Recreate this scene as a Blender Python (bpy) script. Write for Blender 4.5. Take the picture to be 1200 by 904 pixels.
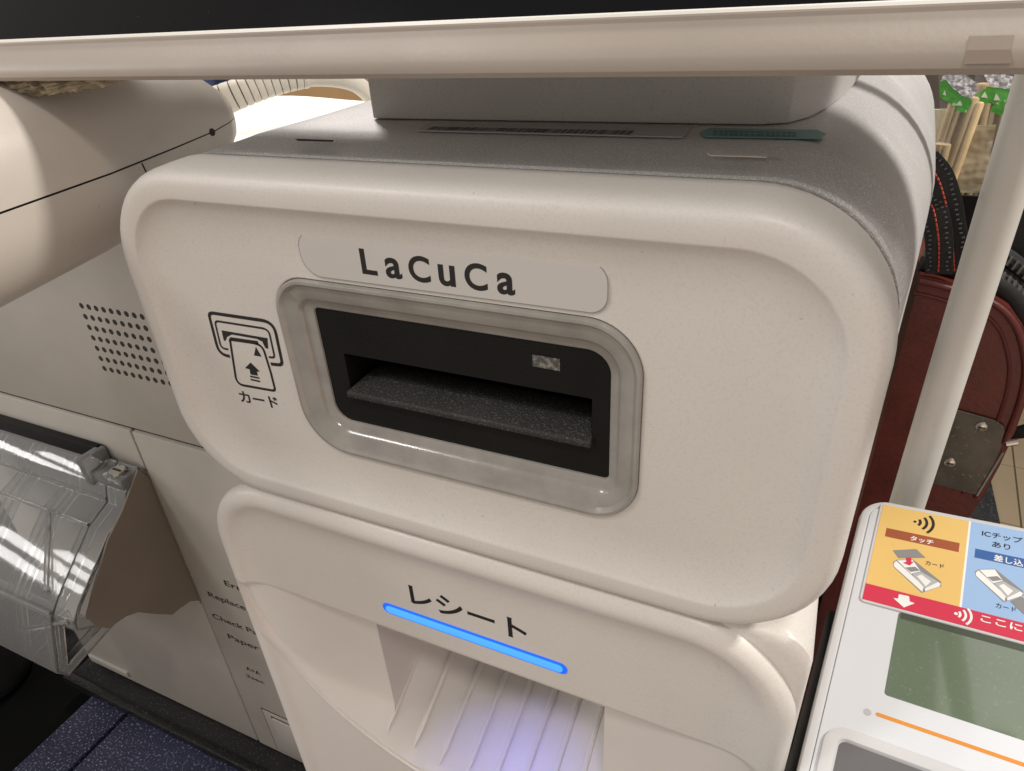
import bpy, bmesh, math, random
from math import sin, cos, pi, sqrt, radians
from mathutils import Vector as V, Matrix

random.seed(7)
SC = bpy.context.scene
COL = SC.collection
for o in list(bpy.data.objects):
    bpy.data.objects.remove(o)

# ------------------------------------------------------------------ camera
# Code works in millimetres with the camera at (0,-120,0); the floor is 1.37 m below the camera.
H0 = 1370.0
R = ((0.90858958, 0.05569665, 0.41395996), (0.16751292, 0.8592884, -0.48328341), (-0.38262827, 0.50844992, 0.77141058))
FPX = 795.576567
CAM = V((0, -120, 0))
cr = V((R[0][0], R[0][2], -R[0][1])); cd = V((R[1][0], R[1][2], -R[1][1])); cf = V((R[2][0], R[2][2], -R[2][1]))
cam_d = bpy.data.cameras.new('camera'); cam = bpy.data.objects.new('camera', cam_d); COL.objects.link(cam)
rm = Matrix((cr, -cd, -cf)).transposed().to_4x4()
cam.matrix_world = Matrix.Translation(V((0, -120, H0)) * .001) @ rm
cam_d.sensor_width = 36; cam_d.lens = FPX / 1200 * 36
cam_d.clip_start = .005; cam_d.clip_end = 50
SC.camera = cam

# ------------------------------------------------------------------ world and lamps (indoor shop light)
W = bpy.data.worlds.new('World'); SC.world = W; W.use_nodes = True
bg = W.node_tree.nodes['Background']; bg.inputs[0].default_value = (1.0, .92, .84, 1); bg.inputs[1].default_value = .44

def lamp(name, loc, target, size, watt, col):
    d = bpy.data.lights.new(name, 'AREA'); d.shape = 'DISK'; d.size = size * .001; d.energy = watt; d.color = col
    o = bpy.data.objects.new(name, d); COL.objects.link(o)
    o.location = (V(loc) + V((0, 0, H0))) * .001
    o.rotation_euler = (V(target) - V(loc)).to_track_quat('-Z', 'Y').to_euler()
    return o
lamp('ceiling_lamp_front', (260, -640, 1050), (-80, 0, -100), 150, 4.0, (1, .94, .88))
lamp('ceiling_lamp_back_right', (780, 220, 840), (0, 110, -60), 140, 13.0, (1, .95, .88))
lamp('ceiling_lamp_front_left', (-700, -520, 700), (-160, 0, -110), 200, 2.6, (1, .97, .94))
for k in range(4):
    lw = lamp('shop_light_tube', (-1480 + 45 * k, -775 - 90 * k + 120, 220 + 105 * k), (-330, 20, -250), 420, .9, (1, .98, .96)); lw.data.shape = 'RECTANGLE'; lw.data.size_y = .055
lamp('warm_wood_bounce', (330, -480, -430), (-40, 0, -200), 520, .55, (1, .62, .38))
lamp('ceiling_lamp_back_left', (-620, 620, 800), (-200, 200, -60), 160, 9.0, (1, .95, .90))

SC.view_settings.view_transform = 'Standard'; SC.view_settings.look = 'None'
SC.view_settings.exposure = 0; SC.view_settings.gamma = 1
SC.cycles.use_denoising = True
SC.cycles.max_bounces = 10; SC.cycles.transmission_bounces = 10; SC.cycles.transparent_max_bounces = 12
SC.cycles.caustics_refractive = False; SC.cycles.caustics_reflective = False

# ------------------------------------------------------------------ helpers
def ray(px, py):
    return cr * ((px - 600) / FPX) + cd * ((py - 452) / FPX) + cf
def on(px, py, y):
    d = ray(px, py); return CAM + d * ((y - CAM.y) / d.y)
def onz(px, py, z):
    d = ray(px, py); return CAM + d * ((z - CAM.z) / d.z)
def onx(px, py, x):
    d = ray(px, py); return CAM + d * ((x - CAM.x) / d.x)
def onp(px, py, p0, n):
    d = ray(px, py); return CAM + d * (n.dot(p0 - CAM) / n.dot(d))

def node_mat(name, col, rough=.5, metal=0, **k):
    """procedural material: base colour with soft mottling, fine relief and dust"""
    m = bpy.data.materials.new(name); m.use_nodes = True
    nt = m.node_tree; N = nt.nodes; L = nt.links; b = N['Principled BSDF']
    b.inputs['Roughness'].default_value = rough; b.inputs['Metallic'].default_value = metal
    b.inputs['Base Color'].default_value = (*col, 1)
    tc = N.new('ShaderNodeTexCoord')
    def noise(scale, detail=3, rg=.55):
        n = N.new('ShaderNodeTexNoise'); n.inputs['Scale'].default_value = scale; n.inputs['Detail'].default_value = detail
        n.inputs['Roughness'].default_value = rg; L.new(tc.outputs['Object'], n.inputs['Vector']); return n
    def ramp(src, stops):
        r = N.new('ShaderNodeValToRGB'); L.new(src, r.inputs[0])
        e = r.color_ramp.elements
        while len(e) < len(stops): e.new(.5)
        for i, (p, c) in enumerate(stops): e[i].position = p; e[i].color = (*c, 1)
        return r
    mot = k.get('mottle', .06); sc = k.get('scale', 35)
    n1 = noise(sc, 5)
    hi = tuple(min(1, c * (1 + mot)) for c in col); lo = tuple(c * (1 - mot) for c in col)
    c1 = ramp(n1.outputs[0], [(.3, lo), (.7, hi)]); out = c1.outputs[0]
    if k.get('speck'):                      # speckle of a second colour
        s = noise(k.get('speck_scale', 1500), 2, .5); a, bb = k.get('speck_at', (.58, .66))
        fr = ramp(s.outputs[0], [(a, (0, 0, 0)), (bb, (1, 1, 1))])
        mx = N.new('ShaderNodeMix'); mx.data_type = 'RGBA'; L.new(fr.outputs[0], mx.inputs[0]); L.new(out, mx.inputs[6])
        mx.inputs[7].default_value = (*k['speck'], 1); out = mx.outputs[2]
    if k.get('dirt'):                       # small specks of grime and grey wear
        s = noise(k.get('dirt_scale', 260), 6, .7)
        fr = ramp(s.outputs[0], [(.66, (0, 0, 0)), (.74, (k['dirt'],) * 3)])
        mx = N.new('ShaderNodeMix'); mx.data_type = 'RGBA'; L.new(fr.outputs[0], mx.inputs[0]); L.new(out, mx.inputs[6])
        mx.inputs[7].default_value = (.16, .13, .10, 1); out = mx.outputs[2]
    L.new(out, b.inputs['Base Color'])
    rn = noise(k.get('rscale', 60), 4)
    mr = N.new('ShaderNodeMapRange'); L.new(rn.outputs[0], mr.inputs[0])
    rv = k.get('rvar', .08); mr.inputs[3].default_value = max(0, rough - rv); mr.inputs[4].default_value = min(1, rough + rv)
    L.new(mr.outputs[0], b.inputs['Roughness'])
    if k.get('bump'):
        bn = noise(k.get('bump_scale', 1800), 2, .5)
        bp = N.new('ShaderNodeBump'); bp.inputs['Strength'].default_value = k['bump']; bp.inputs['Distance'].default_value = k.get('bump_dist', .0004)
        L.new(bn.outputs[0], bp.inputs['Height']); L.new(bp.outputs[0], b.inputs['Normal'])
    if 'coat' in k: b.inputs['Coat Weight'].default_value = k['coat']; b.inputs['Coat Roughness'].default_value = k.get('coat_rough', .1)
    if 'spec' in k: b.inputs['Specular IOR Level'].default_value = k['spec']
    if 'trans' in k: b.inputs['Transmission Weight'].default_value = k['trans']; b.inputs['IOR'].default_value = k.get('ior', 1.45)
    if 'sss' in k:
        b.inputs['Subsurface Weight'].default_value = k['sss']; b.inputs['Subsurface Radius'].default_value = (.004, .002, .001)
    if 'alpha' in k: b.inputs['Alpha'].default_value = k['alpha']
    if 'emit' in k: b.inputs['Emission Color'].default_value = (*k['emit'], 1); b.inputs['Emission Strength'].default_value = k['estr']
    return m

M = {}
M['white'] = node_mat('white_plastic', (.70, .668, .628), .40, mottle=.025, speck=(.635, .60, .56), speck_scale=1500, speck_at=(.5, .8), dirt=.5, dirt_scale=330, bump=.09, bump_scale=1300, bump_dist=.0003)
M['white2'] = node_mat('receipt_white_plastic', (.70, .665, .622), .38, mottle=.025, speck=(.635, .60, .56), speck_scale=1500, speck_at=(.5, .8), dirt=.35, dirt_scale=300, bump=.09, bump_scale=1300, bump_dist=.0003)
M['scoop'] = node_mat('scoop_white_plastic', (.72, .68, .64), .40, mottle=.02, dirt=.2, dirt_scale=300)
M['silver'] = node_mat('grey_metallic_paint', (.58, .57, .565), .46, .25, mottle=.05, speck=(.80, .80, .80), speck_scale=2600, speck_at=(.52, .66), bump=.35, bump_scale=2600, bump_dist=.0004)
M['neck'] = node_mat('light_grey_plastic', (.62, .60, .58), .5, mottle=.03, bump=.15, bump_scale=2200, speck=(.53, .51, .49), speck_scale=1800, speck_at=(.55, .7))
M['chamfer'] = node_mat('neck_white_edge', (.72, .69, .65), .5, mottle=.03)
M['bezel'] = node_mat('grey_translucent_plastic', (.325, .308, .285), .22, mottle=.12, scale=120, rvar=.12, rscale=180, bump=.18, bump_scale=160, bump_dist=.0008, coat=.4)
M['black'] = node_mat('black_plastic', (.007, .0065, .006), .55, spec=.25, mottle=.3, bump=.3, bump_scale=1600, bump_dist=.0004)
M['ledge'] = node_mat('charcoal_textured_plastic', (.034, .033, .031), .6, spec=.35, mottle=.2, speck=(.10, .098, .095), speck_scale=1900, speck_at=(.55, .68), bump=.6, bump_scale=1900, bump_dist=.0005)
M['void'] = node_mat('unlit_black', (.003, .003, .003), .9, spec=.05)  # near-black that gives unlit depth as colour
M['ink'] = node_mat('black_print', (.012, .011, .011), .45, mottle=.2)
M['label'] = node_mat('clear_matt_label', (.60, .575, .545), .24, mottle=.012, scale=30, bump=.08, bump_scale=90)
M['ind'] = node_mat('indicator_window', (.10, .098, .088), .3, mottle=.5, scale=700, speck=(.26, .25, .22), speck_scale=700, speck_at=(.5, .62))
M['led'] = node_mat('blue_light', (.02, .05, .1), .3, emit=(.075, .42, 1.0), estr=1.05)
M['ledrim'] = node_mat('blue_light_rim', (.01, .04, .1), .3, emit=(.008, .13, .95), estr=1.0)
M['screen'] = node_mat('screen_black', (.006, .006, .007), .1, rvar=.04, speck=(.05, .05, .05), speck_scale=900, speck_at=(.74, .78), spec=.12)
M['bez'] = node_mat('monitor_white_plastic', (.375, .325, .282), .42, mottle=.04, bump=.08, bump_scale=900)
M['lip'] = node_mat('white_frame_lip', (.78, .76, .71), .35, mottle=.02)
M['tape'] = node_mat('clear_brown_tape', (.29, .235, .19), .3, mottle=.06)
M['fluff'] = node_mat('dusty_fluff', (.30, .25, .17), .95, mottle=.5, scale=160)
M['scan'] = node_mat('warm_white_gloss_plastic', (.58, .53, .475), .34, mottle=.03, dirt=.3, dirt_scale=200, bump=.05, bump_scale=900)
M['dark'] = node_mat('dark_gap', (.02, .018, .016), .8)
M['cable'] = node_mat('cream_rubber', (.66, .62, .54), .5, mottle=.04)
M['print'] = node_mat('beige_grey_plastic', (.41, .38, .34), .5, mottle=.04, dirt=.35, dirt_scale=240, bump=.12, bump_scale=1300)
M['print2'] = node_mat('beige_grey_door', (.415, .39, .355), .5, mottle=.04, dirt=.3, bump=.12, bump_scale=1300)
M['taupe'] = node_mat('brown_plate', (.20, .167, .135), .8, mottle=.05, bump=.1, bump_scale=900)
def clear_mat(name, tint, rough, trans=.9, ior=1.32, bump=.06):
    m = bpy.data.materials.new(name); m.use_nodes = True
    b = m.node_tree.nodes['Principled BSDF']; b.inputs['Base Color'].default_value = (*tint, 1); b.inputs['Roughness'].default_value = rough
    b.inputs['Transmission Weight'].default_value = trans; b.inputs['IOR'].default_value = ior
    n = m.node_tree.nodes.new('ShaderNodeTexNoise'); n.inputs['Scale'].default_value = 40
    tc = m.node_tree.nodes.new('ShaderNodeTexCoord'); m.node_tree.links.new(tc.outputs['Object'], n.inputs['Vector'])
    bp = m.node_tree.nodes.new('ShaderNodeBump'); bp.inputs['Strength'].default_value = bump; bp.inputs['Distance'].default_value = .001
    m.node_tree.links.new(n.outputs[0], bp.inputs['Height']); m.node_tree.links.new(bp.outputs[0], b.inputs['Normal'])
    return m
M['clear'] = clear_mat('clear_acrylic', (.98, .98, .98), .04, .84)
M['film'] = clear_mat('clear_film', (.97, .98, .98), .12)
M['steel'] = node_mat('steel', (.62, .60, .56), .28, 1.0, mottle=.1, scale=200)
M['plate'] = node_mat('dark_metal_plate', (.085, .083, .075), .34, .6, mottle=.25, scale=90, speck=(.16, .15, .12), speck_scale=500, speck_at=(.64, .7))
M['cup'] = node_mat('dark_grey_rubber', (.035, .035, .037), .45, mottle=.1)
M['cupw'] = node_mat('white_cup_rim', (.72, .70, .68), .35)
M['counter'] = node_mat('black_counter_blue_sheen', (.028, .030, .060), .4, spec=.3, mottle=.35, scale=14, speck=(.24, .24, .37), speck_scale=640, speck_at=(.57, .70), bump=.6, bump_scale=640, bump_dist=.0006)  # black plastic; the blue-purple reflection on it is put into colour and specks
M['rail'] = node_mat('black_textured_rail', (.008, .008, .008), .4, spec=.3, mottle=.3, speck=(.045, .045, .045), speck_scale=700, speck_at=(.6, .68), bump=.3, bump_scale=700)
M['pole'] = node_mat('white_painted_pole', (.68, .66, .61), .38, mottle=.04, dirt=.25, dirt_scale=90)
M['red'] = node_mat('dark_red_leather', (.095, .013, .009), .42, mottle=.25, scale=60, bump=.25, bump_scale=420, bump_dist=.0006)
M['web'] = node_mat('black_webbing', (.014, .014, .014), .8, mottle=.4, scale=300)
M['webhi'] = node_mat('grey_thread', (.10, .098, .095), .6, mottle=.2)
M['redthread'] = node_mat('orange_red_thread', (.55, .07, .035), .6)
M['zip'] = node_mat('dark_zip_metal', (.22, .21, .20), .35, .8)
M['wood'] = node_mat('pale_chopstick_wood', (.62, .45, .24), .6, mottle=.18, scale=90)
M['cream'] = node_mat('cream_paper', (.60, .55, .42), .6, mottle=.05)
M['green'] = node_mat('green_print', (.10, .46, .07), .4, mottle=.1)
M['silverp'] = node_mat('silver_crimp_print', (.62, .62, .66), .3, mottle=.2, scale=300)
M['floor'] = node_mat('beige_floor_tile', (.62, .50, .34), .4, mottle=.06, scale=4)
M['grout'] = node_mat('grout', (.20, .17, .12), .9)
M['mat'] = node_mat('dark_speckled_mat', (.05, .05, .055), .8, mottle=.3, scale=40, speck=(.16, .16, .20), speck_scale=120, speck_at=(.6, .66))
M['paper'] = node_mat('white_paper', (.88, .87, .84), .6, mottle=.02)
M['tan'] = node_mat('tan_cardboard', (.46, .28, .13), .7, mottle=.12, scale=14)
M['blue'] = node_mat('blue_denim', (.07, .095, .20), .85, mottle=.35, scale=22)
M['tw'] = node_mat('terminal_white', (.68, .70, .74), .38, mottle=.015, bump=.05, bump_scale=1500)
M['tg'] = node_mat('terminal_grey', (.45, .46, .48), .42, mottle=.03)
M['tg2'] = node_mat('terminal_pale_grey', (.60, .60, .61), .35, mottle=.03)
M['key'] = node_mat('terminal_dark_recess', (.13, .125, .13), .45, mottle=.1)
M['lcd'] = node_mat('green_lcd', (.110, .150, .094), .25, mottle=.08, scale=20, speck=(.15, .195, .13), speck_scale=900, speck_at=(.6, .75), coat=.5, coat_rough=.05)
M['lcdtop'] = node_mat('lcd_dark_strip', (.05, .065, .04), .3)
M['orange'] = node_mat('print_orange', (.78, .52, .17), .4, mottle=.02)
M['skyb'] = node_mat('print_light_blue', (.33, .50, .78), .4, mottle=.02)
M['redp'] = node_mat('print_red', (.62, .03, .075), .4, mottle=.02)
M['brown'] = node_mat('print_brown', (.34, .085, .03), .4)
M['bluep'] = node_mat('print_blue', (.035, .12, .36), .4)
M['wp'] = node_mat('print_white', (.85, .84, .82), .4)
M['gp'] = node_mat('print_grey', (.25, .25, .25), .45)
M['op'] = node_mat('orange_line', (.70, .27, .035), .4)
M['teal'] = node_mat('teal_sticker', (.13, .33, .33), .4, mottle=.06)
M['teali'] = node_mat('teal_print', (.03, .13, .14), .4)
M['grlabel'] = node_mat('grey_sticker', (.46, .44, .45), .4, mottle=.03)

# ---- mesh building
ROOTS = {}
class MB:
    def __init__(self): self.v = []; self.f = []
    def add(self, vs, fs):
        n = len(self.v); self.v += [V(p) for p in vs]; self.f += [tuple(i + n for i in f) for f in fs]; return self
    def box(self, x0, x1, y0, y1, z0, z1):
        p = [(x0, y0, z0), (x1, y0, z0), (x1, y1, z0), (x0, y1, z0), (x0, y0, z1), (x1, y0, z1), (x1, y1, z1), (x0, y1, z1)]
        return self.add(p, [(0, 3, 2, 1), (4, 5, 6, 7), (0, 1, 5, 4), (1, 2, 6, 5), (2, 3, 7, 6), (3, 0, 4, 7)])
    def prism(self, loop, d):
        """closed outline (list of points) pushed along vector d"""
        n = len(loop); a = [V(p) for p in loop]; b = [p + V(d) for p in a]
        return self.add(a + b, [tuple(range(n))[::-1], tuple(range(n, 2 * n))] + [(i, (i + 1) % n, n + (i + 1) % n, n + i) for i in range(n)])
    def rings(self, rs, cap0=False, cap1=False, closed=True):
        n = len(rs[0]); vs = [p for r in rs for p in r]; fs = []
        for k in range(len(rs) - 1):
            for i in range(n if closed else n - 1):
                j = (i + 1) % n; fs.append((k * n + i, k * n + j, (k + 1) * n + j, (k + 1) * n + i))
        if cap0: fs.append(tuple(range(n))[::-1])
        if cap1: fs.append(tuple(range((len(rs) - 1) * n, len(rs) * n)))
        return self.add(vs, fs)
    def tube(self, pts, r, n=10, caps=True):
        pts = [V(p) for p in pts]; rs = []
        rad = r if isinstance(r, (list, tuple)) else [r] * len(pts)
        up = None
        for i, p in enumerate(pts):
            t = (pts[min(i + 1, len(pts) - 1)] - pts[max(i - 1, 0)]).normalized()
            if up is None: up = t.orthogonal().normalized()
            up = (up - t * up.dot(t)).normalized(); s = t.cross(up)
            rs.append([p + (up * cos(2 * pi * k / n) + s * sin(2 * pi * k / n)) * rad[i] for k in range(n)])
        return self.rings(rs, caps, caps)
    def ribbon(self, pts, w, nrm, closed=False, off=0):
        """flat stroke of width w along pts in the plane with normal nrm"""
        pts = [V(p) for p in pts]; nrm = V(nrm).normalized(); n = len(pts); L = []; Rr = []
        for i, p in enumerate(pts):
            a = pts[(i - 1) % n] if closed or i > 0 else None; b = pts[(i + 1) % n] if closed or i < n - 1 else None
            d1 = (p - a).normalized() if a is not None else (b - p).normalized()
            d2 = (b - p).normalized() if b is not None else d1
            t = (d1 + d2).normalized(); s = t.cross(nrm).normalized(); k = w / 2 / max(.45, (d2.cross(nrm)).normalized().dot(s))
            L.append(p + s * k + nrm * off); Rr.append(p - s * k + nrm * off)
        fs = [(i, (i + 1) % n, n + (i + 1) % n, n + i) for i in range(n if closed else n - 1)]
        return self.add(L + Rr, fs)
    def build(self, name, mat, parent=None, smooth=True, bevel=0, seg=2, angle=35, base=None):
        root = parent
        while root is not None and root.name not in ROOTS: root = root.parent
        b = ROOTS[root.name] if root is not None else (V(base) if base is not None else self.base())
        me = bpy.data.meshes.new(name); me.from_pydata([tuple((p - b) * .001) for p in self.v], [], self.f)
        bm = bmesh.new(); bm.from_mesh(me)
        bmesh.ops.recalc_face_normals(bm, faces=bm.faces)
        if bevel:
            es = [e for e in bm.edges if len(e.link_faces) == 2 and e.calc_face_angle(0) > radians(28)]
            bmesh.ops.bevel(bm, geom=es, offset=bevel * .001, segments=seg, profile=.5, affect='EDGES', clamp_overlap=True)
        bm.to_mesh(me); bm.free()
        me.materials.append(mat)
        if smooth:
            for p in me.polygons: p.use_smooth = True
            me.set_sharp_from_angle(angle=radians(angle))
        o = bpy.data.objects.new(name, me); COL.objects.link(o)
        if parent is not None: o.parent = parent
        else: o.location = (b + V((0, 0, H0))) * .001; ROOTS[o.name] = b
        return o
    def base(self):
        xs = [p.x for p in self.v]; ys = [p.y for p in self.v]; zs = [p.z for p in self.v]
        return V(((min(xs) + max(xs)) / 2, (min(ys) + max(ys)) / 2, min(zs)))

def tag(o, label=None, cat=None, group=None, kind=None):
    for k, v in (('label', label), ('category', cat), ('group', group), ('kind', kind)):
        if v: o[k] = v
    return o
def thing(name, label, cat, base, group=None):
    o = bpy.data.objects.new(name, None); COL.objects.link(o); o.empty_display_size = .01
    o.location = (V(base) + V((0, 0, H0))) * .001; ROOTS[o.name] = V(base)
    return tag(o, label, cat, group)

def arc(cx, cz, r, a0, a1, n): return [(cx + r * cos(a0 + (a1 - a0) * i / n), cz + r * sin(a0 + (a1 - a0) * i / n)) for i in range(n + 1)]
def rrect(x0, x1, z0, z1, r, nc=14, ns=16):
    """rounded rectangle outline, r = (top right, top left, bottom left, bottom right); fixed point count"""
    if not isinstance(r, (tuple, list)): r = (r,) * 4
    r = [max(.05, q) for q in r]; P = []
    cs = [(x1 - r[0], z1 - r[0], r[0], 0), (x0 + r[1], z1 - r[1], r[1], pi / 2), (x0 + r[2], z0 + r[2], r[2], pi), (x1 - r[3], z0 + r[3], r[3], 1.5 * pi)]
    for i, (cx, cz, q, a) in enumerate(cs):
        A = arc(cx, cz, q, a, a + pi / 2, nc); P += A
        nx = cs[(i + 1) % 4]; b = (nx[0] + nx[2] * cos(nx[3]), nx[1] + nx[2] * sin(nx[3]))
        for k in range(1, ns): P.append((A[-1][0] + (b[0] - A[-1][0]) * k / ns, A[-1][1] + (b[1] - A[-1][1]) * k / ns))
    return P
def text(s, p0, p1, up, nrm, mat, parent, name, bold=0, lift=.12, spacing=1.0, h=None, asp=1.0):
    """flat lettering from baseline start p0 to baseline end p1"""
    cu = bpy.data.curves.new('t', 'FONT'); cu.body = s; cu.size = 1; cu.offset = bold; cu.space_character = spacing; cu.resolution_u = 6
    to = bpy.data.objects.new('t', cu); COL.objects.link(to)
    bpy.context.view_layer.update()
    dg = bpy.context.evaluated_depsgraph_get(); me = bpy.data.meshes.new_from_object(to.evaluated_get(dg))
    bpy.data.objects.remove(to)
    xs = [v.co.x for v in me.vertices]
    if not xs: return None
    x0, x1 = min(xs), max(xs); u = (p1 - p0); k = u.length / (x1 - x0); u.normalize()
    nrm = nrm.normalized(); w = nrm.cross(u).normalized()
    if w.dot(up) < 0: w = -w
    kh = k * asp
    if h: kh = h / max(v.co.y for v in me.vertices)
    mb = MB(); mb.add([p0 + u * ((v.co.x - x0) * k) + w * (v.co.y * kh) + nrm * lift for v in me.vertices], [tuple(p.vertices) for p in me.polygons])
    return mb.build(name, mat, parent, smooth=False)

NF = V((0, -1, 0)); UP = V((0, 0, 1))
def smooth(a, b, t):
    t = max(0, min(1, (t - a) / (b - a))); return t * t * (3 - 2 * t)

# ================================================================== SETTING
def sheet(name, x0, x1, y0, y1, z0, z1, mat, bevel=0):
    o = MB().box(x0, x1, y0, y1, z0, z1).build(name, mat, bevel=bevel); return tag(o, kind='structure')
fl = sheet('floor', -3000, 3000, -1500, 4200, -1400, -1374, M['grout'])
k = 0
p0 = onz(1187, 530, -1370); ts = 300
u = (onz(1195, 600, -1370) - p0).normalized(); u = V((u.x, u.y, 0)).normalized(); w = V((-u.y, u.x, 0))
q0 = onz(1183, 546, -1370)
for i in range(-2, 3):
    for j in range(-3, 3):
        c0 = V((q0.x, q0.y, -1374)) ; a = p0 + u * ((q0 - p0).dot(u)); a = V((a.x, a.y, -1374)) + u * (i * ts) + w * (j * ts)
        g = 2.5
        lp = [a + u * g + w * g, a + u * (ts - g) + w * g, a + u * (ts - g) + w * (ts - g), a + u * g + w * (ts - g)]
        MB().prism(lp, V((0, 0, 4))).build('floor_tile', M['floor'], fl, smooth=False)
sheet('floor_mat', 400, 575, 1500, 2010, -1369, -1364, M['mat'])
wall = sheet('back_wall', -2600, 2600, 2600, 2650, -1369, 1500, node_mat('dim_wall', (.16, .13, .11), .8))

# counter the machines stand on, of separate speckled boards
CT = -468
co = sheet('counter', -505, 108, 43, 470, -482, CT, M['rail'], bevel=1.5)
MB().box(-472, -433, -140, 41, -490, CT - 3).build('counter_panel', M['counter'], co, bevel=1)
MB().box(-430, 108, -140, 41, -490, CT - 3).build('counter_panel', M['counter'], co, bevel=1)
MB().box(-505, -180, 40, 46, -476, CT + 4).build('raised_edge', M['rail'], co, bevel=1.2)
sheet('counter_cabinet', -460, 100, -120, 440, -1369, -491, M['black'])
sheet('added_dark_shelf', -1500, -507, -500, 900, -560, -540, M['void'])  # added near-black sheet standing for the deep dark left of the counter
sheet('added_dark_side', -506.5, -474, -300, 440, -560, -491, M['void'])  # added filler, darkness below the counter edge given as colour

# ================================================================== CARD UNIT (upper machine)
X0, X1, ZB, ZT = -179.8, 13.4, -137.2, -36.4
FY = 3.2
cu_ = thing('card_unit', 'white and grey card machine with black card slot, on top of the receipt printer', 'card machine', (-83, 100, -138))
RC = 27.0
prof = [(-2.2, 15), (-2.0, 9.5), (-1.75, 5.5), (-1.4, 3.2), (-.8, 1.7), (.1, .65), (1.2, .15), (2.4, 0), (5.5, .01), (5.9, .10), (6.3, .45), (7.2, 1.05), (9.2, 1.8), (11, 2.35), (13.2, 2.78), (16, 3.07), (19, FY), (19.4, FY), (20, FY)]
rs = []
for s, y in prof:
    rs.append([V((x, y, z)) for x, z in rrect(X0 + s, X1 - s, ZB + s, ZT - s, max(4, RC - s * .9))])
bx0, bx1, bz0, bz1 = -129.3, -29.8, -115.0, -60.7
BR = (13, 11, 15, 13)
hole = lambda s: rrect(bx0 + s, bx1 - s, bz0 + s, bz1 - s, [max(.6, q - s * .9) for q in BR])
inn = [V((x, FY, z)) for x, z in hole(0)]
last_ = rs[-1]
for t in (.5, .985, 1.0):
    rs.append([a.lerp(b, t) for a, b in zip(last_, inn)])
rs.append([V((x, FY + .4, z)) for x, z in hole(.25)]); rs.append([V((x, FY + 3, z)) for x, z in hole(.3)])
MB().rings(rs).build('front_cover', M['white'], cu_, angle=60)

# grey housing behind the cover
def hring(y, l, r, t, rt, rl):
    return [V((x, y, z)) for x, z in rrect(X0 + l, X1 + r, -139.0, ZT + t, (rt, rl, 27, 27))]
hr = [hring(16.2, 3, .8, -.8, 27, 27), hring(15.4, 2, 1.9, 2.3, 27, 27), hring(16, 2, 2.2, 2.8, 27, 29), hring(29, 2.5, 3.6, 5.0, 26, 36), hring(30.5, 2.6, 3.9, 5.2, 26, 36), hring(60, 3, 7.6, 5.8, 32, 38), hring(150, 3, 17.5, 7.5, 42, 38), hring(232, 3, 23, 8, 46, 38), hring(237, 4, 21, 6, 34, 36), hring(239, 8, 5, 2, 30, 30)]
MB().rings(hr, False, True).build('housing', M['silver'], cu_, angle=28)

# grey surround of the slot
bp = [(.3, 3.4), (.4, 2.0), (.8, 1.45), (1.5, 1.4), (2.0, 1.9), (2.5, 2.45), (5.6, 2.75), (6.2, 3.1), (6.7, 4.1), (7.2, 4.3), (8.4, 4.35), (8.9, 4.7), (9.2, 6.6)]
pl = dict(x0=-118.4, x1=-38.0, z0=-104.2, z1=-70.0)
PR = (5.5, 1.5, 5, 1.2)
br = []
for s, y in bp:
    t = s / 9.2
    a = hole(s * .95); b = rrect(pl['x0'] - (9.2 - s), pl['x1'] + (9.2 - s), pl['z0'] - (9.2 - s), pl['z1'] + (9.2 - s), [q + (9.2 - s) * .9 for q in PR])
    br.append([V((p[0] * (1 - t) + q[0] * t, y + FY - 2.5, p[1] * (1 - t) + q[1] * t)) for p, q in zip(a, b)])
surround = MB().rings(br).build('slot_surround', M['bezel'], cu_, angle=40)

# black slot plate with the recessed mouth
PY = 5.9
F5 = lambda x, y: on(x, y, PY)
m0, m1 = F5(403, 415), F5(690, 466)
lb0, lb1 = F5(407, 459), F5(692, 516)
mx0, mx1 = m0.x - .3, lb1.x + .4
mz1 = (m0.z + m1.z) / 2; mz0 = (lb0.z + lb1.z) / 2
out = [V((x, PY, z)) for x, z in rrect(pl['x0'] - .8, pl['x1'] + .8, pl['z0'] - .8, pl['z1'] + .8, 1)]
mo = lambda s, y: [V((x, y, z)) for x, z in rrect(mx0 + s, mx1 - s, mz0 + s, mz1 - s, .4)]
MB().rings([out, mo(0, PY), mo(.15, PY + .2), mo(.15, 28)], False, True).build('slot_plate', M['black'], cu_, angle=30)
zr = on(552, 457, PY + 8.5).z
lx0, lx1 = mx0 + .3, mx1 + .2
zr += 1.0
LP = [(PY - 2.2, mz0 + .7), (PY - 1.8, mz0 + 1.2), (PY + 7.5, zr), (PY + 12, zr - .2), (PY + 12, mz0 - 1.4), (PY + .3, mz0 - 1.4), (PY - 2.1, mz0 - .6)]
MB().rings([[V((lx0 + max(0, (y - PY + 1.9)) * .24, y, z)) for y, z in LP], [V((lx1 - max(0, (y - PY + 1.9)) * .06, y, z)) for y, z in LP]], True, True).build('slot_ledge', M['ledge'], cu_, bevel=.25, angle=30)
iw = [F5(624, 415.5), F5(656, 421), F5(656.5, 435), F5(624.5, 429)]
MB().prism([p - V((0, .15, 0)) for p in iw], V((0, .3, 0))).build('indicator_window', M['ind'], cu_, smooth=False)

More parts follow.
